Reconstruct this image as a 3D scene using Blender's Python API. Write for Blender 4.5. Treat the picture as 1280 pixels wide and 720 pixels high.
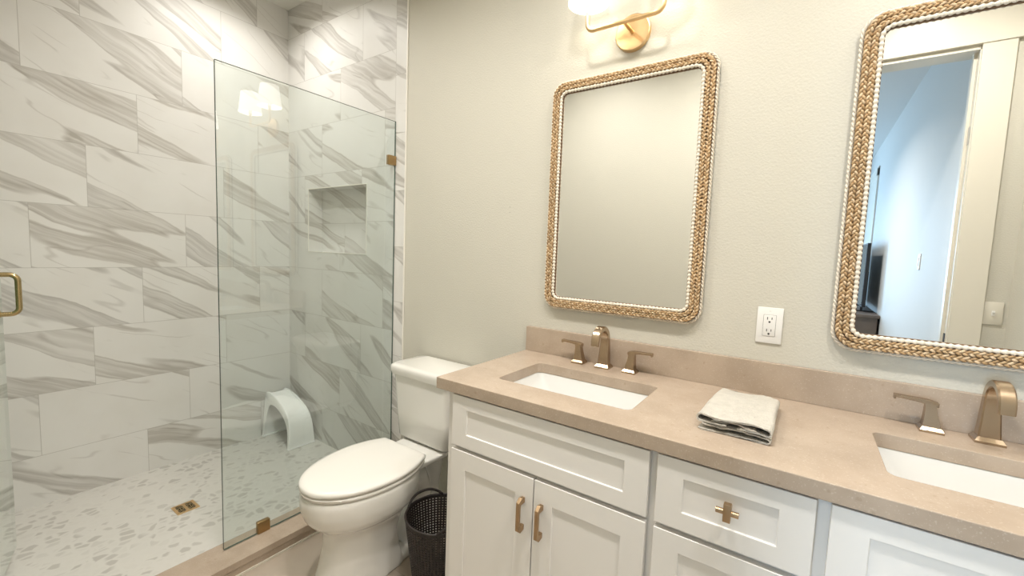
import bpy, bmesh, math, random
from mathutils import Vector, Matrix, Quaternion
from math import pi, sin, cos, radians as R

random.seed(7)
sc = bpy.context.scene
for o in list(bpy.data.objects):
    bpy.data.objects.remove(o)

# ------------------------------------------------------------------ camera
cd = bpy.data.cameras.new('camera'); cam = bpy.data.objects.new('camera', cd)
sc.collection.objects.link(cam); sc.camera = cam
cd.sensor_width = 36.0; cd.lens = 533.141 * 36 / 1280; cd.clip_start = 0.01
FW = Vector((-0.56462428, 0.82117534, -0.0828884)); RT = Vector((0.8216257, 0.56876344, 0.03793887)); UP = Vector((-0.07829835, 0.04668203, 0.99583641))
M = Matrix.Identity(4)
for i in range(3):
    M[i][0] = RT[i]; M[i][1] = UP[i]; M[i][2] = -FW[i]
M.translation = Vector((1.89402, -1.58286, 1.34058))
cam.matrix_world = M

# ------------------------------------------------------------------ light and exposure
sc.view_settings.view_transform = 'Standard'; sc.view_settings.look = 'None'
sc.view_settings.gamma = 1.0; sc.view_settings.use_curve_mapping = False
sc.view_settings.exposure = 0.12
W = bpy.data.worlds.new('sky'); sc.world = W; W.use_nodes = True
W.node_tree.nodes['Background'].inputs[0].default_value = (0.55, 0.72, 1.0, 1)
W.node_tree.nodes['Background'].inputs[1].default_value = 1.2

H = 2.90            # ceiling
LCAN = 14.5         # power of each recessed light
LWIN = 135.0         # daylight through the bedroom window
CANC = (1.0, 0.965, 0.92)
COOL = (0.46, 0.72, 1.0)

def area(name, loc, rot, size, power, col, disk=True, sy=None):
    l = bpy.data.lights.new(name, 'AREA'); l.energy = power; l.color = col
    l.shape = 'DISK' if disk else 'RECTANGLE'; l.size = size
    if disk: l.spread = R(148)
    if sy: l.size_y = sy
    o = bpy.data.objects.new(name, l); sc.collection.objects.link(o); o.location = loc; o.rotation_euler = rot
    return o
CANS = [(0.55, -0.98), (1.50, -1.00), (2.35, -0.98), (-0.64, -0.46)]
CANP = [0.95, 1.0, 1.0, 0.55]
for (x, y), k in zip(CANS, CANP):
    area('downlight', (x, y, H - 0.012), (0, 0, 0), 0.16, LCAN * k, CANC)
area('bedroom_light', (1.2, -3.6, H - 0.012), (0, 0, 0), 0.30, 44.0, (1.0, 0.95, 0.90))
area('daylight', (0.6, -7.12, 1.55), (R(90), 0, 0), 1.2, LWIN, COOL, False, 1.7)

# ------------------------------------------------------------------ materials
def nt(name):
    m = bpy.data.materials.new(name); m.use_nodes = True
    t = m.node_tree; b = t.nodes['Principled BSDF']
    return m, t, b
class G:
    """tiny node-graph helper"""
    def __init__(s, t): s.t = t
    def n(s, typ, **kw):
        q = s.t.nodes.new(typ)
        for k, v in kw.items(): setattr(q, k, v)
        return q
    def put(s, sock, v):
        if isinstance(v, bpy.types.NodeSocket): s.t.links.new(v, sock)
        elif v is not None: sock.default_value = v
    def m(s, op, a, b=None, c=None, clamp=False):
        q = s.n('ShaderNodeMath', operation=op); q.use_clamp = clamp
        s.put(q.inputs[0], a); s.put(q.inputs[1], b); s.put(q.inputs[2], c)
        return q.outputs[0]
    def ss(s, v, lo, hi, a=0.0, b=1.0):
        q = s.n('ShaderNodeMapRange', interpolation_type='SMOOTHSTEP')
        s.put(q.inputs[0], v); q.inputs[1].default_value = lo; q.inputs[2].default_value = hi
        q.inputs[3].default_value = a; q.inputs[4].default_value = b
        return q.outputs[0]
    def xyz(s, x, y, z=0.0):
        q = s.n('ShaderNodeCombineXYZ'); s.put(q.inputs[0], x); s.put(q.inputs[1], y); s.put(q.inputs[2], z)
        return q.outputs[0]
    def noise(s, v, scale, detail=2.0, rough=0.5, dist=0.0):
        q = s.n('ShaderNodeTexNoise'); s.put(q.inputs['Vector'], v); q.inputs['Scale'].default_value = scale
        q.inputs['Detail'].default_value = detail; q.inputs['Roughness'].default_value = rough
        q.inputs['Distortion'].default_value = dist
        return q.outputs[0]
    def mix(s, f, a, b):
        q = s.n('ShaderNodeMix', data_type='RGBA'); s.put(q.inputs[0], f); s.put(q.inputs[6], a); s.put(q.inputs[7], b)
        return q.outputs[2]
    def bump(s, h, strength, dist=0.002):
        q = s.n('ShaderNodeBump'); q.inputs['Strength'].default_value = strength; q.inputs['Distance'].default_value = dist
        s.put(q.inputs['Height'], h); return q.outputs[0]
    def pos(s):
        q = s.n('ShaderNodeNewGeometry'); p = s.n('ShaderNodeSeparateXYZ'); s.t.links.new(q.outputs['Position'], p.inputs[0])
        return q, p.outputs[0], p.outputs[1], p.outputs[2]
def c4(c): return (c[0], c[1], c[2], 1.0)
def plain(name, col, rough=0.5, metal=0.0, noise=None, bump=None, spec=None, coat=0.0, var=0.06):
    m, t, b = nt(name); g = G(t)
    b.inputs['Base Color'].default_value = c4(col); b.inputs['Roughness'].default_value = rough; b.inputs['Metallic'].default_value = metal
    if spec is not None: b.inputs['Specular IOR Level'].default_value = spec
    if coat: b.inputs['Coat Weight'].default_value = coat; b.inputs['Coat Roughness'].default_value = 0.06
    tc = g.n('ShaderNodeTexCoord')
    if noise:
        f = g.noise(tc.outputs['Object'], noise, 3.0)
        t.links.new(g.mix(f, c4([x * (1 - var) for x in col]), c4([min(1, x * (1 + var)) for x in col])), b.inputs['Base Color'])
    if bump:
        t.links.new(g.bump(g.noise(tc.outputs['Object'], bump[0], 2.0), bump[1], bump[2]), b.inputs['Normal'])
    return m

def marble(name, axis, offs, jog=False):
    m, t, b = nt(name); g = G(t); _, X, Y, Z = g.pos()
    u = Y if axis == 'y' else g.m('ADD', X, Y)
    PZ, PU = 0.30543, 0.6108
    z0 = 0.2666
    zz = Z
    if jog:                                   # narrow edge tiles beside the trim run on their own course
        zz = g.m('ADD', Z, g.m('MULTIPLY', g.m('GREATER_THAN', u, -0.004), 0.14))
    v = g.m('DIVIDE', g.m('SUBTRACT', zz, z0), PZ)
    row = g.m('FLOOR', v); fv = g.m('FRACT', v)
    md = g.m('FLOORED_MODULO', row, 3.0)
    off = g.m('ADD', g.m('MULTIPLY', g.m('COMPARE', md, 1.0, 0.1), offs[1] - offs[0]), g.m('MULTIPLY', g.m('COMPARE', md, 2.0, 0.1), offs[2] - offs[0]))
    uu = g.m('DIVIDE', g.m('SUBTRACT', g.m('SUBTRACT', u, offs[0]), off), PU)
    col = g.m('FLOOR', uu); fu = g.m('FRACT', uu)
    if jog:
        col = g.m('ADD', col, g.m('MULTIPLY', g.m('GREATER_THAN', u, -0.004), 7.0))
    du = g.m('MULTIPLY', g.m('MINIMUM', fu, g.m('SUBTRACT', 1.0, fu)), PU)
    dv = g.m('MULTIPLY', g.m('MINIMUM', fv, g.m('SUBTRACT', 1.0, fv)), PZ)
    d = g.m('MINIMUM', du, dv)
    if jog: d = g.m('MINIMUM', d, g.m('ABSOLUTE', g.m('ADD', u, 0.004)))
    grout = g.ss(d, 0.0007, 0.0016, 1.0, 0.0)
    wn = g.n('ShaderNodeTexWhiteNoise', noise_dimensions='3D'); t.links.new(g.xyz(row, col, 3.0 if axis == 'y' else 8.0), wn.inputs['Vector'])
    sp = g.n('ShaderNodeSeparateColor'); t.links.new(wn.outputs['Color'], sp.inputs[0]); r1, r2, r3 = sp.outputs[0], sp.outputs[1], sp.outputs[2]
    # along / across the vein direction, turned a little differently in every tile
    lu = g.m('MULTIPLY', fu, PU); lv = g.m('MULTIPLY', fv, PZ)
    ang = g.m('ADD', 0.34, g.m('MULTIPLY', r3, 0.30))
    ca = g.m('COSINE', ang); sa = g.m('SINE', ang)
    a = g.m('SUBTRACT', g.m('MULTIPLY', lu, ca), g.m('MULTIPLY', lv, sa))
    c = g.m('ADD', g.m('MULTIPLY', lu, sa), g.m('MULTIPLY', lv, ca))
    seed = g.m('MULTIPLY', r1, 31.0); seed2 = g.m('MULTIPLY', r2, 17.0)
    base = g.xyz(g.m('ADD', lu, seed), g.m('ADD', lv, seed2), 0.0)
    w1 = g.m('SUBTRACT', g.noise(base, 2.4, 1.5), 0.5); w2 = g.m('SUBTRACT', g.noise(base, 13.0, 3.0), 0.5)
    cw = g.m('ADD', c, g.m('ADD', g.m('MULTIPLY', w1, 0.10), g.m('MULTIPLY', w2, 0.014)))
    P = g.xyz(g.m('ADD', g.m('MULTIPLY', a, 0.75), seed), g.m('ADD', g.m('MULTIPLY', cw, 6.6), seed2), 0.0)
    f = g.noise(P, 1.0, 1.2, 0.45)
    body = g.m('MULTIPLY', g.ss(f, 0.555, 0.580), g.ss(f, 0.60, 0.74, 1.0, 0.5))
    edge = g.m('MULTIPLY', g.ss(f, 0.550, 0.562), g.ss(f, 0.565, 0.590, 1.0, 0.0))
    streak = g.noise(g.xyz(g.m('ADD', g.m('MULTIPLY', a, 2.5), seed2), g.m('MULTIPLY', cw, 55.0), 1.0), 1.0, 3.0); streak = g.ss(streak, 0.34, 0.64)
    P2 = g.xyz(g.m('ADD', g.m('MULTIPLY', a, 1.4), seed2), g.m('ADD', g.m('MULTIPLY', cw, 9.0), seed), 4.0)
    f2 = g.noise(P2, 1.0, 1.0)
    thin = g.m('MULTIPLY', g.ss(g.m('ABSOLUTE', g.m('SUBTRACT', f2, 0.47)), 0.0, 0.018, 1.0, 0.0), g.ss(g.noise(base, 5.0), 0.48, 0.6))
    k = g.m('ADD', g.m('MULTIPLY', body, g.m('ADD', 0.30, g.m('MULTIPLY', streak, 0.48))), g.m('MULTIPLY', edge, 0.34))
    k = g.m('ADD', k, g.m('MULTIPLY', thin, 0.40), clamp=True)
    cloud = g.ss(g.noise(base, 4.0, 3.0), 0.35, 0.75)
    whitec = g.mix(cloud, c4((0.725, 0.712, 0.680)), c4((0.690, 0.672, 0.635)))
    colr = g.mix(k, whitec, g.mix(r3, c4((0.41, 0.38, 0.335)), c4((0.42, 0.40, 0.37))))
    colr = g.mix(g.m('MULTIPLY', grout, 0.75), colr, c4((0.42, 0.40, 0.36)))
    t.links.new(colr, b.inputs['Base Color'])
    b.inputs['Roughness'].default_value = 0.42; b.inputs['Specular IOR Level'].default_value = 0.25
    t.links.new(g.bump(g.m('MULTIPLY', grout, -1.0), 0.35, 0.001), b.inputs['Normal'])
    return m

def pebble():
    m, t, b = nt('pebble_mosaic'); g = G(t); q, X, Y, Z = g.pos()
    wob = g.n('ShaderNodeTexNoise'); t.links.new(q.outputs['Position'], wob.inputs['Vector']); wob.inputs['Scale'].default_value = 14.0
    va = g.n('ShaderNodeVectorMath', operation='MULTIPLY_ADD'); t.links.new(wob.outputs['Color'], va.inputs[0]); va.inputs[1].default_value = (0.03, 0.03, 0.0)
    t.links.new(g.xyz(X, g.m('MULTIPLY', Y, 0.78)), va.inputs[2])
    vo = g.n('ShaderNodeTexVoronoi', feature='F1'); t.links.new(va.outputs[0], vo.inputs['Vector']); vo.inputs['Scale'].default_value = 28.0
    ve = g.n('ShaderNodeTexVoronoi', feature='DISTANCE_TO_EDGE'); t.links.new(va.outputs[0], ve.inputs['Vector']); ve.inputs['Scale'].default_value = 28.0
    s = g.n('ShaderNodeSeparateColor'); t.links.new(vo.outputs['Color'], s.inputs[0])
    tone = g.ss(s.outputs[0], 0.25, 1.0)
    peb = g.mix(tone, c4((0.60, 0.58, 0.535)), c4((0.45, 0.428, 0.39)))
    gr = g.ss(ve.outputs['Distance'], 0.06, 0.22, 1.0, 0.0)
    t.links.new(g.mix(gr, peb, c4((0.61, 0.59, 0.545))), b.inputs['Base Color'])
    b.inputs['Roughness'].default_value = 0.5
    t.links.new(g.bump(g.m('SUBTRACT', 1.0, gr), 0.25, 0.001), b.inputs['Normal'])
    return m

def quartz():
    m, t, b = nt('beige_quartz'); g = G(t); q, X, Y, Z = g.pos(); p = q.outputs['Position']
    f = g.noise(p, 9.0, 4.0, 0.6); col = g.mix(g.ss(f, 0.3, 0.7), c4((0.395, 0.313, 0.238)), c4((0.455, 0.365, 0.282)))
    sp = g.ss(g.noise(p, 260.0, 1.0), 0.62, 0.72); col = g.mix(g.m('MULTIPLY', sp, 0.30), col, c4((0.66, 0.56, 0.46)))
    fl = g.ss(g.noise(p, 55.0, 1.0), 0.70, 0.76); col = g.mix(g.m('MULTIPLY', fl, 0.45), col, c4((0.33, 0.25, 0.18)))
    t.links.new(col, b.inputs['Base Color']); b.inputs['Roughness'].default_value = 0.22; b.inputs['Specular IOR Level'].default_value = 0.4
    return m

def floor_tile():
    m, t, b = nt('beige_floor_tile'); g = G(t); q, X, Y, Z = g.pos(); p = q.outputs['Position']
    f = g.noise(p, 6.0, 4.0, 0.6); col = g.mix(f, c4((0.40, 0.335, 0.268)), c4((0.475, 0.405, 0.33)))
    def line(v, per, o):
        fr = g.m('FRACT', g.m('DIVIDE', g.m('ADD', v, o), per)); return g.m('MULTIPLY', g.m('MINIMUM', fr, g.m('SUBTRACT', 1.0, fr)), per)
    d = g.m('MINIMUM', line(X, 0.61, 0.09), line(Y, 1.22, 0.45)); gr = g.ss(d, 0.001, 0.0022, 1.0, 0.0)
    t.links.new(g.mix(gr, col, c4((0.33, 0.28, 0.22))), b.inputs['Base Color']); b.inputs['Roughness'].default_value = 0.4
    return m

def glass(name, tint, edge):
    m = bpy.data.materials.new(name); m.use_nodes = True; t = m.node_tree; t.nodes.clear(); g = G(t)
    out = g.n('ShaderNodeOutputMaterial'); tr = g.n('ShaderNodeBsdfTransparent'); tr.inputs[0].default_value = c4(tint)
    gl = g.n('ShaderNodeBsdfGlossy'); gl.inputs['Roughness'].default_value = 0.0; gl.inputs['Color'].default_value = (1, 1, 1, 1)
    fr = g.n('ShaderNodeFresnel'); fr.inputs[0].default_value = 1.6
    ge = g.n('ShaderNodeNewGeometry')
    k = g.m('MULTIPLY', g.m('MULTIPLY', fr.outputs[0], 1.9), g.m('SUBTRACT', 1.0, ge.outputs['Backfacing']), clamp=True)
    mx = g.n('ShaderNodeMixShader'); t.links.new(k, mx.inputs[0]); t.links.new(tr.outputs[0], mx.inputs[1]); t.links.new(gl.outputs[0], mx.inputs[2])
    t.links.new(mx.outputs[0], out.inputs[0])
    return m

def emit(name, col, s, base=(0.9, 0.88, 0.82)):
    m, t, b = nt(name); b.inputs['Base Color'].default_value = c4(base); b.inputs['Roughness'].default_value = 0.8
    b.inputs['Emission Color'].default_value = c4(col); b.inputs['Emission Strength'].default_value = s
    return m

MAT = {}
MAT['marble_left'] = marble('marble_tile_left', 'y', (-0.606, -0.404, -0.81))
MAT['marble_back'] = marble('marble_tile_back', 'x', (-0.504, -0.291, -0.700), True)
MAT['pebble'] = pebble(); MAT['quartz'] = quartz(); MAT['floor'] = floor_tile()
MAT['paint'] = plain('wall_paint', (0.585, 0.560, 0.482), 0.55, bump=(150.0, 0.55, 0.0022), spec=0.25)
MAT['ceiling'] = plain('ceiling_paint', (0.80, 0.78, 0.72), 0.7, bump=(200.0, 0.2, 0.001))
MAT['trim'] = plain('trim_paint', (0.70, 0.66, 0.565), 0.35, bump=(30.0, 0.02, 0.001))
MAT['trimwhite'] = plain('white_edge_trim', (0.82, 0.79, 0.72), 0.35, bump=(30.0, 0.02, 0.001))
MAT['cabinet'] = plain('cabinet_paint', (0.80, 0.775, 0.735), 0.32, noise=3.0, var=0.015, bump=(90.0, 0.02, 0.0005))
MAT['porcelain'] = plain('toilet_porcelain', (0.77, 0.75, 0.70), 0.06, noise=2.0, var=0.01, coat=0.4)
MAT['seat'] = plain('toilet_seat_plastic', (0.78, 0.755, 0.70), 0.14, noise=2.0, var=0.01)
MAT['basin'] = plain('basin_porcelain', (0.74, 0.735, 0.71), 0.08, noise=2.0, var=0.01, coat=0.4)
MAT['bronze'] = plain('champagne_bronze', (0.45, 0.345, 0.24), 0.27, 1.0, noise=40.0)
MAT['pull'] = plain('brushed_brass', (0.43, 0.30, 0.18), 0.36, 1.0, noise=60.0)
MAT['brass'] = plain('satin_brass', (0.80, 0.56, 0.30), 0.30, 1.0, noise=60.0)
MAT['darkbrass'] = plain('antique_brass', (0.40, 0.27, 0.13), 0.30, 1.0, noise=60.0)
MAT['handle'] = plain('door_handle_brass', (0.50, 0.38, 0.20), 0.22, 1.0, noise=60.0)
MAT['mirror'] = plain('silvered_glass', (0.90, 0.91, 0.90), 0.0, 1.0, noise=1.0, var=0.003)
MAT['braid'] = plain('woven_seagrass', (0.53, 0.37, 0.205), 0.75, noise=45.0, var=0.35, bump=(300.0, 0.4, 0.001))
MAT['braid_light'] = plain('woven_seagrass_light', (0.64, 0.48, 0.305), 0.75, noise=45.0, var=0.3, bump=(300.0, 0.4, 0.001))
MAT['braid_dark'] = plain('woven_seagrass_dark', (0.40, 0.255, 0.125), 0.75, noise=45.0, var=0.3, bump=(300.0, 0.4, 0.001))
MAT['cord'] = plain('cream_cord', (0.74, 0.665, 0.55), 0.7, noise=60.0, var=0.10, bump=(400.0, 0.3, 0.0008))
MAT['backing'] = plain('brown_backing', (0.17, 0.095, 0.045), 0.6, noise=20.0)
MAT['plastic'] = plain('white_plastic', (0.80, 0.79, 0.76), 0.35, noise=3.0, var=0.01)
MAT['stool'] = plain('stool_plastic', (0.86, 0.86, 0.84), 0.4, noise=3.0, var=0.01)
MAT['slot'] = plain('dark_slot', (0.03, 0.027, 0.025), 0.6, noise=20.0)
MAT['basket'] = plain('brown_knit_plastic', (0.020, 0.014, 0.012), 0.5, noise=30.0, var=0.2)
MAT['towel'] = plain('terry_cloth', (0.53, 0.50, 0.44), 0.9, noise=60.0, var=0.16, bump=(230.0, 0.9, 0.004))
MAT['towel_in'] = plain('terry_cloth_edge', (0.60, 0.555, 0.48), 0.9, noise=90.0, var=0.15, bump=(420.0, 0.7, 0.0025))
MAT['glassedge'] = plain('glass_edge', (0.05, 0.085, 0.065), 0.12, noise=3.0)
MAT['glass'] = glass('clear_glass', (0.943, 0.971, 0.964), None)
MAT['doorglass'] = glass('door_glass', (0.70, 0.82, 0.755), None)
MAT['dooredge'] = plain('door_glass_edge', (0.22, 0.33, 0.26), 0.15, noise=3.0)
MAT['shade'] = emit('lit_fabric_shade', (1.0, 0.95, 0.86), 2.2)
MAT['bulb'] = emit('lit_bulb', (1.0, 0.91, 0.78), 16.0)
MAT['can'] = emit('lit_lens', (1.0, 0.93, 0.82), 6.0)
MAT['bedwall'] = plain('bedroom_paint', (0.66, 0.66, 0.64), 0.6, bump=(260.0, 0.25, 0.0014), spec=0.2)
MAT['carpet'] = plain('grey_carpet', (0.35, 0.32, 0.28), 0.95, noise=200.0, bump=(400.0, 0.5, 0.003))
MAT['dresser'] = plain('grey_wood', (0.135, 0.105, 0.085), 0.5, noise=12.0, var=0.25)
MAT['black'] = plain('black_plastic', (0.012, 0.012, 0.014), 0.3, noise=10.0)
MAT['screen'] = plain('dark_screen', (0.006, 0.007, 0.008), 0.12, noise=5.0)
MAT['chrome'] = plain('brushed_nickel', (0.55, 0.52, 0.48), 0.3, 1.0, noise=40.0)

# ------------------------------------------------------------------ builders
def mesh(name, verts, faces, mat, parent=None, off=None, smooth=False, mats=None, midx=None):
    me = bpy.data.meshes.new(name)
    if off is not None:
        verts = [(v[0] - off[0], v[1] - off[1], v[2] - off[2]) for v in verts]
    me.from_pydata([tuple(v) for v in verts], [], faces); me.update()
    bm = bmesh.new(); bm.from_mesh(me); bmesh.ops.recalc_face_normals(bm, faces=bm.faces[:]); bm.to_mesh(me); bm.free()
    o = bpy.data.objects.new(name, me); sc.collection.objects.link(o)
    for q in (mats or [mat]): me.materials.append(q)
    if midx:
        for p, k in zip(me.polygons, midx): p.material_index = k
    if smooth: me.polygons.foreach_set('use_smooth', [True] * len(me.polygons))
    if parent: o.parent = parent
    return o
def bobj(name, bm, mat, parent=None, smooth=False, recalc=True, mats=None):
    if recalc: bmesh.ops.recalc_face_normals(bm, faces=bm.faces[:])
    me = bpy.data.meshes.new(name); bm.to_mesh(me); bm.free()
    o = bpy.data.objects.new(name, me); sc.collection.objects.link(o)
    for q in (mats or [mat]): me.materials.append(q)
    if smooth: me.polygons.foreach_set('use_smooth', [True] * len(me.polygons))
    if parent: o.parent = parent
    return o
def tag(o, label, cat, group=None, kind=None):
    o['label'] = label; o['category'] = cat
    if group: o['group'] = group
    if kind: o['kind'] = kind
    return o
def struct(o): o['kind'] = 'structure'; return o
def thing(name, label, cat, loc, rz=0.0, group=None):
    o = bpy.data.objects.new(name, None); sc.collection.objects.link(o); o.location = loc; o.rotation_euler = (0, 0, rz)
    o.empty_display_size = 0.05
    return tag(o, label, cat, group)
def auto(o, ang=35):
    me = o.data; me.polygons.foreach_set('use_smooth', [True] * len(me.polygons))
    bm = bmesh.new(); bm.from_mesh(me)
    for e in bm.edges:
        if len(e.link_faces) == 2 and e.calc_face_angle(0) > R(ang): e.smooth = False
    bm.to_mesh(me); bm.free(); return o
def bevel(o, w, seg=2, ang=40):
    q = o.modifiers.new('bevel', 'BEVEL'); q.width = w; q.segments = seg; q.limit_method = 'ANGLE'; q.angle_limit = R(ang)
    return o
def box(bm, x0, x1, y0, y1, z0, z1, bev=0.0, seg=2, midx=0):
    vs = [bm.verts.new(p) for p in ((x0, y0, z0), (x1, y0, z0), (x1, y1, z0), (x0, y1, z0), (x0, y0, z1), (x1, y0, z1), (x1, y1, z1), (x0, y1, z1))]
    fs = [bm.faces.new([vs[i] for i in f]) for f in ((0, 3, 2, 1), (4, 5, 6, 7), (0, 1, 5, 4), (1, 2, 6, 5), (2, 3, 7, 6), (3, 0, 4, 7))]
    for f in fs: f.material_index = midx
    if bev:
        es = list({e for f in fs for e in f.edges})
        bmesh.ops.bevel(bm, geom=es, offset=bev, segments=seg, profile=0.5, affect='EDGES')
def frustum(bm, z0, z1, a, b):
    """a,b = (x0,x1,y0,y1) rects at z0 and z1"""
    v0 = [bm.verts.new((x, y, z0)) for x, y in ((a[0], a[2]), (a[1], a[2]), (a[1], a[3]), (a[0], a[3]))]
    v1 = [bm.verts.new((x, y, z1)) for x, y in ((b[0], b[2]), (b[1], b[2]), (b[1], b[3]), (b[0], b[3]))]
    bm.faces.new(v0[::-1]); bm.faces.new(v1)
    for i in range(4): bm.faces.new([v0[i], v0[(i + 1) % 4], v1[(i + 1) % 4], v1[i]])
def loft(bm, rings, cap0=True, cap1=True, closed=True):
    L = [[bm.verts.new(p) for p in r] for r in rings]; n = len(L[0])
    for a, b in zip(L, L[1:]):
        for i in range(n if closed else n - 1):
            j = (i + 1) % n; bm.faces.new([a[i], a[j], b[j], b[i]])
    if cap0: bm.faces.new(L[0][::-1])
    if cap1: bm.faces.new(L[-1])
    return L
def frame_axes(t, up=Vector((0, 0, 1))):
    t = t.normalized()
    if abs(t.dot(up)) > 0.95: up = Vector((1, 0, 0))
    a = t.cross(up).normalized(); b = a.cross(t).normalized(); return a, b
def tube(bm, pts, r, seg=12, cap=True, closed=False):
    pts = [Vector(p) for p in pts]; n = len(pts); rr = r if isinstance(r, (list, tuple)) else [r] * n
    t0 = (pts[1] - pts[0]).normalized(); a, b = frame_axes(t0); rings = []; prev = t0
    for i, p in enumerate(pts):
        if closed: t = (pts[(i + 1) % n] - pts[i - 1]).normalized()
        else: t = (pts[min(i + 1, n - 1)] - pts[max(i - 1, 0)]).normalized()
        q = prev.rotation_difference(t); a = q @ a; b = q @ b; prev = t
        rings.append([p + (a * cos(2 * pi * k / seg) + b * sin(2 * pi * k / seg)) * rr[i] for k in range(seg)])
    if closed: rings.append(rings[0]); 
    if closed:
        L = [[bm.verts.new(p) for p in q] for q in rings[:-1]]; m = len(L)
        for i in range(m):
            A, B = L[i], L[(i + 1) % m]
            for k in range(seg): bm.faces.new([A[k], A[(k + 1) % seg], B[(k + 1) % seg], B[k]])
    else: loft(bm, rings, cap, cap)
def cyl(bm, p0, p1, r, seg=24, r1=None): tube(bm, [p0, p1], [r, r if r1 is None else r1], seg)
def disc_lathe(bm, prof, c, axis='z', seg=40, cap0=True, cap1=True):
    """prof: (radius, height) pairs revolved about axis through c"""
    rings = []
    for rad, h in prof:
        ring = []
        for k in range(seg):
            a = 2 * pi * k / seg; u, v = rad * cos(a), rad * sin(a)
            p = {'z': (u, v, h), 'y': (u, h, v), 'x': (h, u, v)}[axis]
            ring.append((c[0] + p[0], c[1] + p[1], c[2] + p[2]))
        rings.append(ring)
    loft(bm, rings, cap0, cap1)
def rrect(x0, x1, y0, y1, r, n=6):
    out = []
    for cx, cy, a0 in ((x1 - r, y1 - r, 0), (x0 + r, y1 - r, pi / 2), (x0 + r, y0 + r, pi), (x1 - r, y0 + r, 3 * pi / 2)):
        for k in range(n + 1):
            a = a0 + pi / 2 * k / n; out.append((cx + r * cos(a), cy + r * sin(a)))
    return out
def plate_holes(bm, outer, holes, to3, d):
    """flat plate with holes, triangulated, thickness d along to3's third axis"""
    def loop(pts, h): return [bm.verts.new(to3(p[0], p[1], h)) for p in pts]
    es = []
    for pts in [outer] + holes:
        vs = loop(pts, 0)
        for i in range(len(vs)): es.append(bm.edges.new((vs[i], vs[(i + 1) % len(vs)])))
    r = bmesh.ops.triangle_fill(bm, use_beauty=True, use_dissolve=False, edges=es)
    fs = [f for f in r['geom'] if isinstance(f, bmesh.types.BMFace)]
    if d:
        e = bmesh.ops.extrude_face_region(bm, geom=fs)
        v0 = Vector(to3(0, 0, 0)); v1 = Vector(to3(0, 0, d))
        bmesh.ops.translate(bm, vec=v1 - v0, verts=[v for v in e['geom'] if isinstance(v, bmesh.types.BMVert)])
def dup(root, loc, label=None, rz=None):
    r = root.copy(); sc.collection.objects.link(r); r.location = loc
    if label: r['label'] = label
    if rz is not None: r.rotation_euler = (0, 0, rz)
    for ch in list(root.children):
        c = ch.copy(); sc.collection.objects.link(c); c.parent = r
        for gch in ch.children:
            d = gch.copy(); sc.collection.objects.link(d); d.parent = c
    return r

# ================================================================== SETTING
XL, XR, YB = -1.1037, 2.735, -1.60
def wallbox(name, x0, x1, y0, y1, z0, z1, mat):
    bm = bmesh.new(); box(bm, x0, x1, y0, y1, z0, z1); return struct(bobj(name, bm, mat))
# floors
wallbox('floor', 0.0, XR, YB - 0.12, 0.0, -0.1, 0.0, MAT['floor'])
bm = bmesh.new(); box(bm, XL, -0.045, YB, 0.0, -0.1, 0.02); struct(bobj('shower_floor', bm, MAT['pebble']))
bm = bmesh.new(); box(bm, -0.052, 0.112, YB, 0.0, 0.036, 0.066, 0.002); box(bm, -0.045, 0.1085, YB, 0.0, -0.05, 0.037)
struct(bobj('shower_curb', bm, MAT['quartz']))
wallbox('trim_2', 0.1085, 0.1125, YB, -0.0, 0.0, 0.008, MAT['trim'])
# walls
wallbox('wall_left', XL - 0.1, XL, YB - 0.1, 0.12, -0.1, H, MAT['marble_left'])
bm = bmesh.new()      # tiled rear wall with a recessed niche
NX0, NX1, NZ0, NZ1, ND = -0.860, -0.246, 1.297, 1.706, 0.10
plate_holes(bm, [(XL, -0.1), (0.083, -0.1), (0.083, H), (XL, H)], [[(NX0, NZ0), (NX1, NZ0), (NX1, NZ1), (NX0, NZ1)]], lambda a, b, h: (a, h, b), ND)
box(bm, XL, 0.083, ND, ND + 0.03, -0.1, H)
struct(bobj('wall_rear_tiled', bm, MAT['marble_back']))
bm = bmesh.new()
for x0, x1, z0, z1 in ((NX0 - 0.003, NX0 + 0.001, NZ0 - 0.003, NZ1 + 0.003), (NX1 - 0.001, NX1 + 0.003, NZ0 - 0.003, NZ1 + 0.003), (NX0, NX1, NZ0 - 0.003, NZ0 + 0.001), (NX0, NX1, NZ1 - 0.001, NZ1 + 0.003)): box(bm, x0, x1, -0.0015, 0.004, z0, z1)
struct(bobj('trim_3', bm, MAT['trimwhite']))
back = wallbox('wall_rear', 0.083, XR + 0.1, 0.0, 0.13, -0.1, H, MAT['paint'])
for z in (1.543, 1.520):
    bm = bmesh.new(); disc_lathe(bm, [(0.0016, -0.0004), (0.0016, 0.001)], (0.778, 0, z), 'y', 10); bobj('nail_hole', bm, MAT['slot'], back)
bm = bmesh.new(); box(bm, 0.0815, 0.0915, -0.0045, 0.0, 0.066, H, 0.0015); struct(bobj('trim_1', bm, MAT['trimwhite']))
wallbox('wall_right', XR, XR + 0.1, YB - 0.12, 0.0, -0.1, H, MAT['paint'])
# front wall with the doorway
DX0, DX1, DZ = 1.66, 2.535, 2.455
bm = bmesh.new()
plate_holes(bm, [(-0.05, -0.1), (DX0, -0.1), (DX0, DZ), (DX1, DZ), (DX1, -0.1), (XR + 0.1, -0.1), (XR + 0.1, H), (-0.05, H)], [], lambda a, b, h: (a, YB + h, b), -0.12)
struct(bobj('wall_front', bm, MAT['paint']))
bm = bmesh.new(); box(bm, XL, -0.05, YB - 0.12, YB, -0.1, H); struct(bobj('wall_front_tiled', bm, MAT['marble_back']))
# ceiling, with the bedroom's
wallbox('ceiling', XL - 0.1, XR + 0.1, YB - 0.12, 0.13, H, H + 0.1, MAT['ceiling'])
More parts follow.
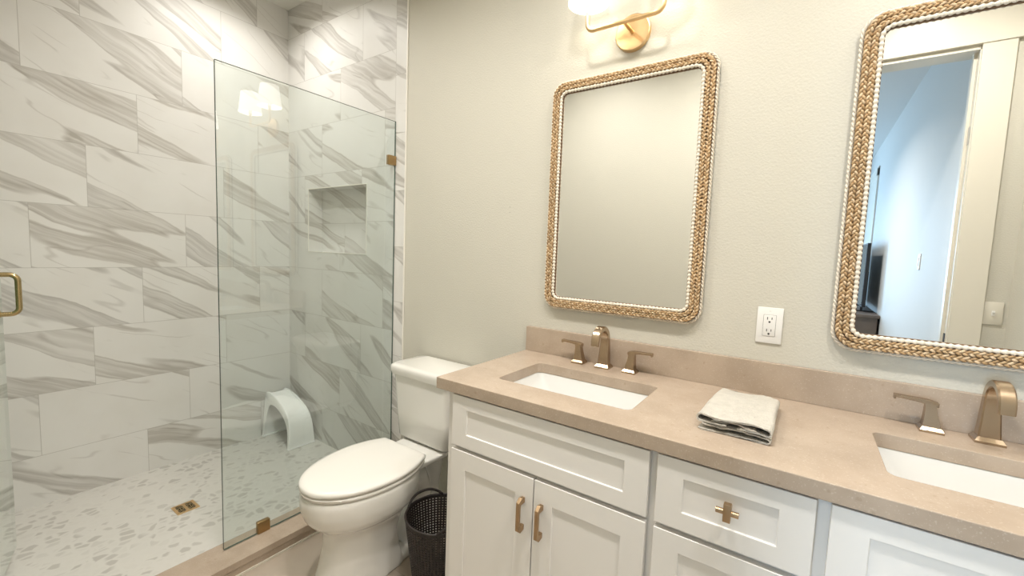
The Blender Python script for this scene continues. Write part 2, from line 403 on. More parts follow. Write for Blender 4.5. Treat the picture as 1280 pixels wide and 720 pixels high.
# doorway: jambs and flat casing
bm = bmesh.new()
box(bm, DX1 - 0.012, DX1, YB - 0.125, YB + 0.003, 0, DZ); box(bm, DX0, DX0 + 0.012, YB - 0.125, YB + 0.003, 0, DZ); box(bm, DX0, DX1, YB - 0.125, YB + 0.003, DZ - 0.012, DZ)
box(bm, DX1 - 0.024, DX1 - 0.012, YB - 0.075, YB - 0.04, 0, DZ - 0.012)
box(bm, DX1 - 0.008, DX1 + 0.112, YB, YB + 0.016, 0, DZ + 0.01, 0.002); box(bm, DX0 - 0.105, DX0 + 0.008, YB, YB + 0.016, 0, DZ + 0.01, 0.002)
box(bm, DX0 - 0.115, DX1 + 0.133, YB, YB + 0.022, DZ + 0.01, DZ + 0.20, 0.002)
door = struct(bobj('door_1', bm, MAT['trim']))
bm = bmesh.new(); box(bm, DX1 - 0.0145, DX1 - 0.0115, YB - 0.035, YB - 0.005, 1.98, 2.07); bobj('hinge', bm, MAT['chrome'], door)
bm = bmesh.new(); box(bm, DX1 - 0.0145, DX1 - 0.0115, YB - 0.030, YB - 0.004, 0.93, 1.0); bobj('strike_plate', bm, MAT['slot'], door)
# bedroom beyond
BX0, BX1, BY = -1.0, 2.56, -7.2
wallbox('floor_bedroom', BX0, BX1, BY, YB - 0.12, -0.1, 0.0, MAT['carpet'])
wallbox('ceiling_bedroom', BX0 - 0.1, BX1 + 0.1, BY - 0.1, YB - 0.12, H, H + 0.1, MAT['bedwall'])
wallbox('wall_bedroom_right', BX1, BX1 + 0.1, BY - 0.1, YB - 0.12, -0.1, H, MAT['bedwall'])
wallbox('wall_bedroom_left', BX0 - 0.1, BX0, BY - 0.1, YB - 0.12, -0.1, H, MAT['bedwall'])
bm = bmesh.new()
plate_holes(bm, [(BX0, -0.1), (BX1, -0.1), (BX1, H), (BX0, H)], [[(-0.05, 0.65), (1.25, 0.65), (1.25, 2.45), (-0.05, 2.45)]], lambda a, b, h: (a, BY + h, b), -0.1)
struct(bobj('wall_bedroom_far', bm, MAT['bedwall']))
bm = bmesh.new()
for x0, x1, z0, z1 in ((-0.05, 0.0, 0.65, 2.45), (1.20, 1.25, 0.65, 2.45), (0.0, 1.20, 0.65, 0.70), (0.0, 1.20, 2.40, 2.45), (0.575, 0.625, 0.70, 2.40)):
    box(bm, x0, x1, BY - 0.07, BY - 0.03, z0, z1)
win = struct(bobj('window_1', bm, MAT['trimwhite']))
bm = bmesh.new(); box(bm, 0.0, 1.20, BY - 0.054, BY - 0.048, 0.70, 2.40); bobj('window_pane', bm, MAT['glass'], win)
# a cased door in the bedroom's right-hand wall
bm = bmesh.new()
for y0, y1, z0, z1 in ((-5.74, -5.65, 0, 2.60), (-6.64, -6.55, 0, 2.60), (-6.64, -5.65, 2.50, 2.62)): box(bm, BX1 - 0.018, BX1, y0, y1, z0, z1, 0.003)
d2 = struct(bobj('door_2', bm, MAT['trimwhite']))
bm = bmesh.new(); box(bm, BX1 - 0.008, BX1, -6.55, -5.74, 0.01, 2.50); bobj('door_panel', bm, MAT['trimwhite'], d2)
bm = bmesh.new(); box(bm, BX1 - 0.014, BX1 - 0.006, -5.765, -5.735, 1.86, 1.98); bobj('hinge', bm, MAT['black'], d2)

# ================================================================== VANITY
CZ = 0.917; CT = 0.038; CX0 = 0.903; CF = -0.568
Z0F = -0.56          # front plane of doors and drawers
def shaker(name, x0, x1, z0, z1, parent, off, rail=0.0615):
    """one shaker front: frame with a recessed flat panel, one mesh"""
    bm = bmesh.new(); y0, y1, yp = Z0F, -0.5405, Z0F + 0.0052
    o = [(x0, z0), (x1, z0), (x1, z1), (x0, z1)]; i = [(x0 + rail, z0 + rail * .72), (x1 - rail, z0 + rail * .72), (x1 - rail, z1 - rail * .72), (x0 + rail, z1 - rail * .72)]
    if z1 - z0 > 0.3: i = [(x0 + rail, z0 + rail), (x1 - rail, z0 + rail), (x1 - rail, z1 - rail), (x0 + rail, z1 - rail)]
    F = [bm.verts.new((x, y0, z)) for x, z in o]; I = [bm.verts.new((x, y0, z)) for x, z in i]
    Pn = [bm.verts.new((x, yp, z)) for x, z in i]; B = [bm.verts.new((x, y1, z)) for x, z in o]
    for k in range(4):
        j = (k + 1) % 4
        bm.faces.new([F[k], F[j], I[j], I[k]]); bm.faces.new([I[k], I[j], Pn[j], Pn[k]]); bm.faces.new([F[j], F[k], B[k], B[j]])
    bm.faces.new(Pn); bm.faces.new(B[::-1])
    bmesh.ops.translate(bm, vec=[-c for c in off], verts=bm.verts[:])
    return bevel(bobj(name, bm, MAT['cabinet'], parent), 0.0014, 2)
def carcass(x0, x1, parent, off, openings):
    bm = bmesh.new(); zt = CZ - CT; yb = -0.002; yf = -0.54; t = 0.016
    box(bm, x0, x0 + t, yf + 0.018, yb, 0.0, zt); box(bm, x1 - t, x1, yf + 0.018, yb, 0.0, zt)
    box(bm, x0 + t, x1 - t, yf + 0.018, yb, 0.10, 0.116); box(bm, x0 + t, x1 - t, -0.012, yb, 0.116, zt)
    box(bm, x0 + t, x1 - t, -0.475, -0.46, 0.0, 0.10)
    hs = [[(a, c), (b, c), (b, d), (a, d)] for a, b, c, d in openings]
    plate_holes(bm, [(x0, 0.10), (x1, 0.10), (x1, zt), (x0, zt)], hs, lambda a, b, h: (a, yf + h, b), 0.018)
    bmesh.ops.translate(bm, vec=[-c for c in off], verts=bm.verts[:])
    return bobj('carcass', bm, MAT['cabinet'], parent)
def bar_pull(x, zc, parent, off):
    """square bar pull with clipped ends on two feet"""
    bm = bmesh.new(); h = 0.0535; w = 0.0055; y0 = Z0F - 0.031; y1 = Z0F - 0.021
    prof = [(Z0F, -h + 0.004), (Z0F - 0.018, -h), (y0, -h + 0.011), (y0, h - 0.011), (Z0F - 0.018, h), (Z0F, h - 0.004), (Z0F, h - 0.020), (y1 + 0.002, h - 0.020), (y1, h - 0.026), (y1, -h + 0.026), (y1 + 0.002, -h + 0.020), (Z0F, -h + 0.020)]
    L = [[(x + s * w - off[0], p[0] - off[1], zc + p[1] - off[2]) for p in prof] for s in (-1, 1)]
    loft(bm, L)
    return bevel(bobj('handle', bm, MAT['pull'], parent), 0.001, 2)
def t_knob(x, z, parent, off, face):
    bm = bmesh.new(); cx, cy, cz = x - off[0], face - off[1], z - off[2]
    box(bm, cx - 0.006, cx + 0.006, cy - 0.030, cy, cz - 0.006, cz + 0.006, 0.001)
    box(bm, cx - 0.0075, cx + 0.0075, cy - 0.040, cy - 0.026, cz - 0.020, cz + 0.020, 0.001)
    cyl(bm, (cx - 0.0225, cy - 0.033, cz), (cx + 0.0225, cy - 0.033, cz), 0.0062, 16)
    return auto(bobj('knob', bm, MAT['pull'], parent))
def sink_cabinet(x0, x1, fx0, fx1, label):
    off = (x0, -0.27, 0.0)
    t = thing('sink_cabinet', label, 'cabinet', off)
    mid = (fx0 + fx1) / 2
    carcass(x0, x1, t, off, [(fx0 + 0.02, fx1 - 0.02, 0.13, 0.67), (fx0 + 0.02, fx1 - 0.02, 0.72, 0.86)])
    shaker('false_drawer_front', fx0, fx1, 0.703, 0.8725, t, off)
    for a, b, hx in ((fx0, mid - 0.0018, mid - 0.033), (mid + 0.0018, fx1, mid + 0.030)):
        d = shaker('door', a, b, 0.118, 0.6895, t, off); bar_pull(hx, 0.576, d, off)
    return t
sink_cabinet(0.940, 1.6245, 0.971, 1.6155, 'white two-door sink cabinet at the left end of the vanity, beside the toilet')
sink_cabinet(1.9585, XR - 0.002, 1.971, 2.6155, 'white two-door sink cabinet cut off at the right edge, under the right basin')
off = (1.6245, -0.27, 0.0)
dc = thing('drawer_cabinet', 'white drawer stack with a brass T knob, between the two sink cabinets', 'cabinet', off)
carcass(1.6245, 1.9585, dc, off, [(1.655, 1.925, 0.13, 0.39), (1.655, 1.925, 0.42, 0.67), (1.655, 1.925, 0.72, 0.86)])
for z0, z1 in ((0.703, 0.8725), (0.412, 0.6895), (0.118, 0.3985)):
    d = shaker('drawer', 1.635, 1.9475, z0, z1, dc, off); t_knob(1.7935, (z0 + z1) / 2 + 0.011, d, off, Z0F + 0.0085)
# counter with two cut-outs
SINKS = ((1.064, 1.522), (2.0645, 2.5225)); SY0, SY1 = -0.444, -0.166
bm = bmesh.new()
plate_holes(bm, [(CX0, CF), (XR - 0.001, CF), (XR - 0.001, -0.001), (CX0, -0.001)], [rrect(a, b, SY0, SY1, 0.022, 5) for a, b in SINKS], lambda a, b, h: (a, b, CZ - CT + h), CT)
ct = bobj('countertop', bm, MAT['quartz']); bevel(ct, 0.002, 2)
tag(ct, 'long beige quartz worktop with two basin cut-outs over the white vanity', 'countertop')
bm = bmesh.new(); box(bm, CX0 + 0.001, XR - 0.001, -0.02, -0.0005, CZ, 1.0225, 0.0012)
tag(bobj('backsplash', bm, MAT['quartz']), 'low beige quartz upstand along the wall behind both faucets', 'backsplash')
# basins
def basin(x0, x1, label):
    cx, cy = (x0 + x1) / 2, (SY0 + SY1) / 2; off = (cx, cy, CZ - CT - 0.14)
    t = thing('undermount_sink', label, 'sink', off, 0, 'undermount basins')
    bm = bmesh.new(); zt = CZ - CT - 0.0005
    def ring(dx, dyf, dyb, z, r): return [(p[0] - off[0], p[1] - off[1], z - off[2]) for p in rrect(x0 + dx, x1 - dx, SY0 + dyf, SY1 - dyb, r, 6)]
    rings = [ring(-0.025, -0.025, -0.025, zt, 0.03), ring(-0.002, -0.002, -0.002, zt, 0.022), ring(0.001, 0.0, 0.0, zt - 0.006, 0.022), ring(0.055, 0.022, 0.012, zt - 0.085, 0.03), ring(0.070, 0.035, 0.022, zt - 0.105, 0.035), ring(0.095, 0.06, 0.045, zt - 0.114, 0.04), ring(0.20, 0.115, 0.105, zt - 0.120, 0.026)]
    loft(bm, rings, False, True)
    b = auto(bobj('basin', bm, MAT['basin'], t, recalc=False), 60)
    q = b.modifiers.new('thick', 'SOLIDIFY'); q.thickness = 0.008; q.offset = -1
    bm = bmesh.new(); disc_lathe(bm, [(0.030, zt - 0.121 - off[2]), (0.030, zt - 0.1175 - off[2]), (0.026, zt - 0.1165 - off[2]), (0.018, zt - 0.1175 - off[2]), (0.017, zt - 0.114 - off[2])], (0, 0, 0), 'z', 28)
    auto(bobj('drain_stopper', bm, MAT['bronze'], t))
    return t
basin(*SINKS[0], 'white rectangular undermount basin nearer the toilet, in front of the left faucet')
basin(*SINKS[1], 'white rectangular undermount basin at the right edge, cut off by the frame')
# faucets
def faucet(cx, label):
    fy = -0.060; off = (cx, fy, CZ)
    t = thing('faucet', label, 'faucet', off, 0, 'widespread faucets')
    bm = bmesh.new()
    frustum(bm, 0.0, 0.006, (-0.027, 0.027, -0.026, 0.026), (-0.027, 0.027, -0.026, 0.026)); frustum(bm, 0.006, 0.015, (-0.027, 0.027, -0.026, 0.026), (-0.021, 0.021, -0.018, 0.018))
    # swept flat body: (y, z, halfwidth, halfthickness)
    path = [(0.0, 0.012, 0.0205, 0.0165), (0.001, 0.05, 0.0180, 0.0150), (0.002, 0.085, 0.0162, 0.0130), (0.001, 0.108, 0.0155, 0.0115)]
    ra = 0.047
    for k in range(1, 15):
        a = pi * k / 14 * 0.97; path.append((0.001 - ra + ra * cos(a), 0.108 + ra * 1.0 * sin(a), 0.0155 - 0.001 * k / 14, 0.0115 - 0.004 * k / 14))
    y, z = path[-1][0], path[-1][1]; path.append((y - 0.001, z - 0.016, 0.0143, 0.0072))
    rings = []
    for i, (y, z, w, h) in enumerate(path):
        a = path[max(0, i - 1)]; b = path[min(len(path) - 1, i + 1)]
        tx, tz = b[0] - a[0], b[1] - a[1]; l = math.hypot(tx, tz); ny, nz = tz / l, -tx / l
        c = 0.003
        pr = [(-w + c, h), (w - c, h), (w, h - c), (w, -h + c), (w - c, -h), (-w + c, -h), (-w, -h + c), (-w, h - c)]
        rings.append([(p[0], y + ny * p[1], z + nz * p[1]) for p in pr])
    loft(bm, rings)
    auto(bobj('spout', bm, MAT['bronze'], t), 30)
    for s in (-1, 1):
        hx = 0.103 * s; bm = bmesh.new()
        frustum(bm, 0.0, 0.006, (hx - 0.024, hx + 0.024, -0.024, 0.024), (hx - 0.024, hx + 0.024, -0.024, 0.024)); frustum(bm, 0.006, 0.014, (hx - 0.024, hx + 0.024, -0.024, 0.024), (hx - 0.0185, hx + 0.0185, -0.0175, 0.0175))
        sec = [(0.012, 0.0, 0.0180, 0.0165), (0.03, 0.001, 0.0150, 0.0145), (0.05, 0.003, 0.0120, 0.0125), (0.064, 0.004, 0.0108, 0.0115), (0.074, 0.006, 0.0110, 0.011)]
        rings = [[(hx + s * dx - w, -d, z), (hx + s * dx + w, -d, z), (hx + s * dx + w, d, z), (hx + s * dx - w, d, z)] for z, dx, w, d in sec]
        loft(bm, rings)
        hp = auto(bobj('handle', bm, MAT['bronze'], t), 30)
        bm = bmesh.new()                                             # lever sweeping outward
        st = [(-0.0105, 0.0715, 0.0112, 0.0055), (0.006, 0.0740, 0.0110, 0.0072), (0.016, 0.0765, 0.0105, 0.0056), (0.035, 0.0780, 0.0098, 0.0044), (0.060, 0.0790, 0.0094, 0.0038), (0.077, 0.0800, 0.0092, 0.0038)]
        rings = [[(hx + s * x, -d, z - h), (hx + s * x, -d, z + h), (hx + s * x, d, z + h), (hx + s * x, d, z - h)] for x, z, d, h in st]
        loft(bm, rings); box(bm, min(hx + s * 0.073, hx + s * 0.078), max(hx + s * 0.073, hx + s * 0.078), -0.009, 0.009, 0.071, 0.0835)
        bevel(bobj('lever', bm, MAT['bronze'], hp), 0.001, 2)
    return t
faucet(1.2855, 'bronze widespread faucet with two lever handles, behind the left basin below the left mirror')
faucet(2.2945, 'bronze widespread faucet with lever handles at the right edge, below the right mirror')

# ================================================================== TOILET
TX = 0.458
t = thing('toilet', 'white two-piece toilet with closed lid between the shower glass and the vanity', 'toilet', (TX, -0.42, 0.0)); off = (TX, -0.42, 0.0)
def egg(yf, yw, yb, hw, hb, z, n=28, pw=2.15, cx=TX):
    """bowl outline: front tip yf, widest at yw, back yb with half width hb"""
    pts = []
    for k in range(n + 1):                       # right side from back to front
        s = k / n
        if s < 0.4:
            q = s / 0.4; y = yb + (yw - yb) * q; w = hw - (hw - hb) * (1 - q) ** 2
        else:
            q = (s - 0.4) / 0.6; a = q * pi / 2; y = yw + (yf - yw) * sin(a) ** (2 / pw); w = hw * max(0.0, cos(a)) ** (2 / pw)
        pts.append((w, y))
    out = [(cx + w - off[0], y - off[1], z) for w, y in pts] + [(cx - w - off[0], y - off[1], z) for w, y in pts[-2::-1]]
    return out
bm = bmesh.new()
sec = [(0.0, -0.735, -0.52, -0.40, 0.124, 0.115), (0.025, -0.731, -0.52, -0.40, 0.121, 0.112), (0.09, -0.708, -0.52, -0.41, 0.111, 0.100), (0.17, -0.690, -0.52, -0.42, 0.106, 0.095),
       (0.225, -0.690, -0.50, -0.40, 0.113, 0.098), (0.255, -0.703, -0.49, -0.36, 0.130, 0.10), (0.280, -0.734, -0.49, -0.33, 0.158, 0.11), (0.305, -0.757, -0.49, -0.33, 0.177, 0.120), (0.345, -0.771, -0.49, -0.33, 0.187, 0.125), (0.385, -0.774, -0.49, -0.33, 0.188, 0.128), (0.405, -0.771, -0.49, -0.33, 0.185, 0.126), (0.412, -0.763, -0.49, -0.33, 0.176, 0.118)]
loft(bm, [egg(yf, yw, yb, hw, hb, z) for z, yf, yw, yb, hw, hb in sec])
# tank deck behind the bowl, its drooping apron and the trapway
def deck(z, yf, yb, w0, w1): return [(TX + s * w - off[0], y - off[1], z) for s, w, y in ((-1, w0, yf), (1, w0, yf), (1, w1, yb), (-1, w1, yb))]
loft(bm, [deck(0.350, -0.36, -0.16, 0.07, 0.06), deck(0.385, -0.37, -0.05, 0.120, 0.135), deck(0.412, -0.37, -0.035, 0.126, 0.150)])
tube(bm, [(0, -0.10, 0.25), (0, 0.02, 0.255), (0, 0.12, 0.29), (0, 0.19, 0.275), (0, 0.215, 0.20), (0, 0.19, 0.11), (0, 0.13, 0.05), (0, 0.10, 0.012)], [0.075, 0.062, 0.058, 0.056, 0.056, 0.06, 0.07, 0.08], 20)
tube(bm, [(0, 0.26, 0.02), (0, 0.28, 0.20), (0, 0.30, 0.36)], [0.06, 0.045, 0.055], 16)
pts = rrect(-0.108, 0.108, -0.16, 0.27, 0.06, 6); loft(bm, [[(a, b, 0.0) for a, b in pts], [(a, b, 0.022) for a, b in pts], [(a * 0.94, b * 0.97, 0.03) for a, b in pts]])
bowl = bobj('bowl', bm, MAT['porcelain'], t, True)
q = bowl.modifiers.new('remesh', 'REMESH'); q.mode = 'VOXEL'; q.voxel_size = 0.0065; q.use_smooth_shade = True
q = bowl.modifiers.new('smooth', 'SMOOTH'); q.factor = 0.5; q.iterations = 9
def lidpart(name, rows, mat, parent):
    bm = bmesh.new(); loft(bm, [egg(yf, yw, yb, hw, hb, z, 36, 2.08) for z, yf, yw, yb, hw, hb in rows]); return auto(bobj(name, bm, mat, parent), 70)
lidpart('seat', [(0.4125, -0.758, -0.49, -0.318, 0.176, 0.126), (0.415, -0.772, -0.49, -0.312, 0.186, 0.133), (0.426, -0.775, -0.49, -0.31, 0.188, 0.135), (0.430, -0.768, -0.49, -0.312, 0.182, 0.131)], MAT['seat'], t)
lidpart('lid', [(0.4335, -0.765, -0.49, -0.312, 0.180, 0.129), (0.436, -0.775, -0.49, -0.306, 0.188, 0.135), (0.447, -0.776, -0.49, -0.305, 0.189, 0.136), (0.452, -0.771, -0.49, -0.307, 0.184, 0.132), (0.4555, -0.755, -0.485, -0.313, 0.170, 0.120), (0.4575, -0.68, -0.47, -0.33, 0.115, 0.080)], MAT['seat'], t)
for s in (-1, 1):
    bm = bmesh.new(); box(bm, s * 0.075 - 0.022, s * 0.075 + 0.022, 0.102, 0.132, 0.411, 0.434, 0.006, 3); auto(bobj('hinge', bm, MAT['seat'], t))
def tankring(z, hw, yf, yb, bow, r):
    pts = rrect(-hw, hw, yf, yb, r, 6); out = []
    for x, y in pts:
        k = max(0.0, min(1.0, (yb - y) / (yb - yf))); out.append((x, y - bow * k * (1 - (x / hw) ** 2) - off[1], z))
    return out
bm = bmesh.new()
loft(bm, [tankring(z, hw, yf, -0.022, 0.010, 0.036) for z, hw, yf in ((0.413, 0.140, -0.175), (0.420, 0.160, -0.195), (0.434, 0.172, -0.206), (0.55, 0.180, -0.214), (0.69, 0.186, -0.222), (0.735, 0.189, -0.225))])
auto(bobj('tank', bm, MAT['porcelain'], t), 50)
bm = bmesh.new()
loft(bm, [tankring(z, hw, yf, -0.016, 0.011, 0.038) for z, hw, yf in ((0.7355, 0.192, -0.228), (0.738, 0.199, -0.236), (0.755, 0.203, -0.240), (0.772, 0.204, -0.241), (0.780, 0.200, -0.237), (0.784, 0.192, -0.229))])
auto(bobj('tank_lid', bm, MAT['porcelain'], t), 50)
bm = bmesh.new(); disc_lathe(bm, [(0.016, 0.022), (0.016, 0.034), (0.013, 0.043), (0.005, 0.047)], (0.098, 0.10, 0.0), 'z', 20); auto(bobj('bolt_cap', bm, MAT['seat'], t), 50)

# ================================================================== WASTE BASKET
BC = (0.772, -0.395); bt = thing('waste_basket', 'dark brown woven plastic basket with loop handles between the toilet and the vanity', 'basket', (BC[0], BC[1], 0.0))
def basket():
    NA, NR = 60, 27; H0, r0, r1 = 0.298, 0.098, 0.134
    verts, faces = [], []
    def P(i, j, da=0.0, dj=0.0):
        f = (j + dj) / NR; rr = r0 + (r1 - r0) * f; a = 2 * pi * (i + da) / NA
        knit = 0.0012 * cos(2 * pi * (i + da))
        return ((rr + knit) * cos(a), (rr + knit) * sin(a), 0.012 + (H0 - 0.012) * f)
    for j in range(NR + 1):
        for i in range(NA): verts.append(P(i, j))
    for j in range(NR):
        for i in range(NA):
            a, b, c, d = j * NA + i, j * NA + (i + 1) % NA, (j + 1) * NA + (i + 1) % NA, (j + 1) * NA + i
            if j in (0, NR - 1) : faces.append((a, b, c, d)); continue
            k = len(verts)
            verts.extend([P(i, j, .26, .30), P(i, j, .74, .30), P(i, j, .74, .78), P(i, j, .26, .78)])
            faces.extend([(a, b, k + 1, k), (b, c, k + 2, k + 1), (c, d, k + 3, k + 2), (d, a, k, k + 3)])
    o = mesh('basket_wall', verts, faces, MAT['basket'], bt, None, True)
    q = o.modifiers.new('thick', 'SOLIDIFY'); q.thickness = 0.0026; q.offset = 0
    bm = bmesh.new(); disc_lathe(bm, [(0.06, 0.0), (r0, 0.0), (r0 + 0.002, 0.014), (0.06, 0.008)], (0, 0, 0), 'z', 48); auto(bobj('base', bm, MAT['basket'], bt))
    bm = bmesh.new(); tube(bm, [(r1 * cos(2 * pi * k / 64), r1 * sin(2 * pi * k / 64), H0) for k in range(64)], 0.0048, 8, True, True); bobj('rim', bm, MAT['basket'], bt, True)
    for a0 in (R(167), R(-13)):
        bm = bmesh.new(); sp = R(38)
        tube(bm, [(r1 * cos(a0 + sp * (2 * k / 20 - 1)), r1 * sin(a0 + sp * (2 * k / 20 - 1)), H0 + 0.032 * (1 - abs(2 * k / 20 - 1) ** 2.6)) for k in range(21)], 0.0052, 8)
        bobj('handle', bm, MAT['basket'], bt, True)
basket()

# ================================================================== SHOWER
# fixed glass panel
sg = thing('shower_screen', 'fixed frameless clear glass panel on the curb beside the toilet, reflecting the wall lamp', 'shower screen', (0.0, -0.431, 0.066)); off = (0.0, -0.431, 0.066)
def pane(name, x0, x1, y0, y1, z0, z1, gm, em, parent, off, thin='x'):
    bm = bmesh.new(); box(bm, x0 - off[0], x1 - off[0], y0 - off[1], y1 - off[1], z0 - off[2], z1 - off[2])
    bm.normal_update()
    for f in bm.faces:
        n = f.normal; f.material_index = 0 if abs(n.x if thin == 'x' else n.y) > 0.5 else 1
    return bobj(name, bm, None, parent, mats=[gm, em])
pane('glass_pane', -0.005, 0.005, -0.8625, -0.002, 0.0685, 2.0226, MAT['glass'], MAT['glassedge'], sg, off)
bm = bmesh.new(); box(bm, -0.011, 0.011, -0.732 - off[1], -0.680 - off[1], 0.0, 0.052, 0.003); auto(bobj('curb_clamp', bm, MAT['darkbrass'], sg))
bm = bmesh.new(); box(bm, -0.011, 0.011, -0.052 - off[1], 0.0 - off[1], 1.787 - off[2], 1.838 - off[2], 0.003); auto(bobj('wall_clamp', bm, MAT['darkbrass'], sg))
# open glass door, swung into the shower
DH = (0.0, -1.533); DA = math.atan2(0.176, -0.663)
dr = thing('shower_door', 'frameless glass door swung into the shower at the far left with a brass handle', 'door', (DH[0], DH[1], 0.075), DA)
DL = 0.686
bm = bmesh.new(); box(bm, 0.012, DL, -0.005, 0.005, 0.0, 1.947); bm.normal_update()
for f in bm.faces: f.material_index = 0 if abs(f.normal.y) > 0.5 else 1
bobj('glass_pane', bm, None, dr, mats=[MAT['doorglass'], MAT['dooredge']])
def dhandle(s):
    hx = DL - 0.052; z0, z1 = 0.957, 1.109; d = 0.057; r = 0.024; pts = [(hx, 0.004 * s, z0)]
    for k in range(7): a = pi / 2 * k / 6; pts.append((hx, s * (d - r + r * sin(a)), z0 + r - r * cos(a)))
    for k in range(7): a = pi / 2 * k / 6; pts.append((hx, s * (d - r + r * cos(a)), z1 - r + r * sin(a)))
    pts.append((hx, 0.004 * s, z1)); bm = bmesh.new(); tube(bm, pts, 0.0092, 14)
    for z in (z0, z1): cyl(bm, (hx, 0.0045 * s, z), (hx, 0.009 * s, z), 0.014, 20)
    auto(bobj('handle', bm, MAT['handle'], dr), 50)
dhandle(-1); dhandle(1)
for z in (0.22, 1.70):
    bm = bmesh.new(); box(bm, 0.0, 0.055, -0.012, 0.012, z, z + 0.09, 0.003); auto(bobj('hinge', bm, MAT['darkbrass'], dr))
# drain
dn = thing('shower_drain', 'small square brass drain in the shower pebble floor', 'drain', (-0.544, -0.818, 0.02))
bm = bmesh.new(); plate_holes(bm, [(-0.046, -0.046), (0.046, -0.046), (0.046, 0.046), (-0.046, 0.046)], [rrect(-0.034, 0.034, 0.006, 0.034, 0.008, 3), rrect(-0.034, 0.034, -0.034, -0.006, 0.008, 3)], lambda a, b, h: (a, b, h), 0.003)
bobj('drain_plate', bm, MAT['brass'], dn)
bm = bmesh.new(); box(bm, -0.035, 0.035, -0.035, 0.035, 0.0001, 0.0006); bobj('drain_opening', bm, MAT['slot'], dn)
bm = bmesh.new()
for y in (0.020, -0.020):
    disc_lathe(bm, [(0.014, 0.0006), (0.014, 0.0024), (0.009, 0.0024), (0.009, 0.0006)], (0, y, 0), 'z', 24)
    for x in (-0.022, 0.022): box(bm, x - 0.003, x + 0.003, y - 0.013, y + 0.013, 0.0006, 0.0022)
    box(bm, -0.034, 0.034, y - 0.002, y + 0.002, 0.0006, 0.0022)
bobj('drain_grate', bm, MAT['handle'], dn)
# arched plastic stool
st = thing('bath_stool', 'white arched plastic step stool standing in the shower corner', 'stool', (-0.88, -0.115, 0.02))
def stool():
    """cross-section (x, z) of the outer skin and of the skirt's lower edge, from the right foot over the top to the left foot"""
    out = [(0.137, 0.0), (0.136, 0.05), (0.133, 0.10), (0.126, 0.145), (0.110, 0.185), (0.084, 0.216), (0.048, 0.240), (0.008, 0.259), (-0.040, 0.277), (-0.090, 0.292), (-0.140, 0.302), (-0.170, 0.303), (-0.190, 0.296), (-0.197, 0.27), (-0.200, 0.20), (-0.203, 0.10), (-0.206, 0.0)]
    inn = [(0.121, 0.0), (0.118, 0.045), (0.110, 0.090), (0.099, 0.125), (0.082, 0.155), (0.056, 0.180), (0.024, 0.200), (-0.010, 0.217), (-0.045, 0.230), (-0.080, 0.237), (-0.110, 0.238), (-0.135, 0.232), (-0.155, 0.215), (-0.167, 0.185), (-0.176, 0.14), (-0.184, 0.07), (-0.190, 0.0)]
    bm = bmesh.new(); rings = []
    for i, ((ox, oz), (ix, iz)) in enumerate(zip(out, inn)):
        W2 = 0.088 - 0.022 * oz / 0.30; d = Vector((ox - ix, 0, oz - iz)).normalized()
        lip = 0.010 * min(1.0, max(0.0, (oz - 0.16) / 0.12)) + 0.002
        def at(y, o, base): return Vector((base[0], y, base[1])) + d * o
        O, I = (ox, oz), (ix, iz)
        rings.append([at(-W2, lip * .6, O), at(-W2 + .004, lip, O), at(-W2 + .011, lip, O), at(-W2 + .017, 0, O), at(W2 - .017, 0, O), at(W2 - .011, lip, O), at(W2 - .004, lip, O), at(W2, lip * .6, O),
                      at(W2, 0, I), at(W2 - .006, 0, I), at(W2 - .006, -.006, O), at(-W2 + .006, -.006, O), at(-W2 + .006, 0, I), at(-W2, 0, I)])
    for r in rings:
        for p in r: p.z = max(0.0, p.z)
    loft(bm, rings)
    o = auto(bobj('stool_shell', bm, MAT['stool'], st), 50)
    for x0, x1 in ((0.117, 0.141), (-0.210, -0.186)):
        bm = bmesh.new(); box(bm, x0, x1, -0.091, 0.091, 0.0, 0.009, 0.003); bobj('foot_rim', bm, MAT['stool'], st)
stool()

# ================================================================== MIRRORS
def path_rr(hw, hh, r, n):
    """n evenly spaced stations around a rounded rectangle: (x, z, outward nx, nz, s)"""
    segs = []; L1 = 2 * (hw - r); L2 = 2 * (hh - r); A = pi * r / 2; T = 2 * L1 + 2 * L2 + 4 * A; out = []
    for i in range(n):
        s = T * i / n; q = s
        for kind, ln, c in (('l', L1, (0, hh, 0)), ('a', A, (hw - r, hh - r, pi / 2)), ('l', L2, (hw, 0, 1)), ('a', A, (hw - r, -hh + r, 0)), ('l', L1, (0, -hh, 2)), ('a', A, (-hw + r, -hh + r, -pi / 2)), ('l', L2, (-hw, 0, 3)), ('a', A, (-hw + r, hh - r, pi))):
            if q <= ln + 1e-9: break
            q -= ln
        if kind == 'l':
            d = q - ln / 2
            x, z, nx, nz = {0: (d, hh, 0, 1), 1: (hw, -d, 1, 0), 2: (-d, -hh, 0, -1), 3: (-hw, d, -1, 0)}[c[2]]
        else:
            a = c[2] - q / r; nx, nz = cos(a), sin(a); x, z = c[0] + r * nx, c[1] + r * nz
        out.append((x, z, nx, nz, s))
    return out, T
HW, HH = 0.3120, 0.4590
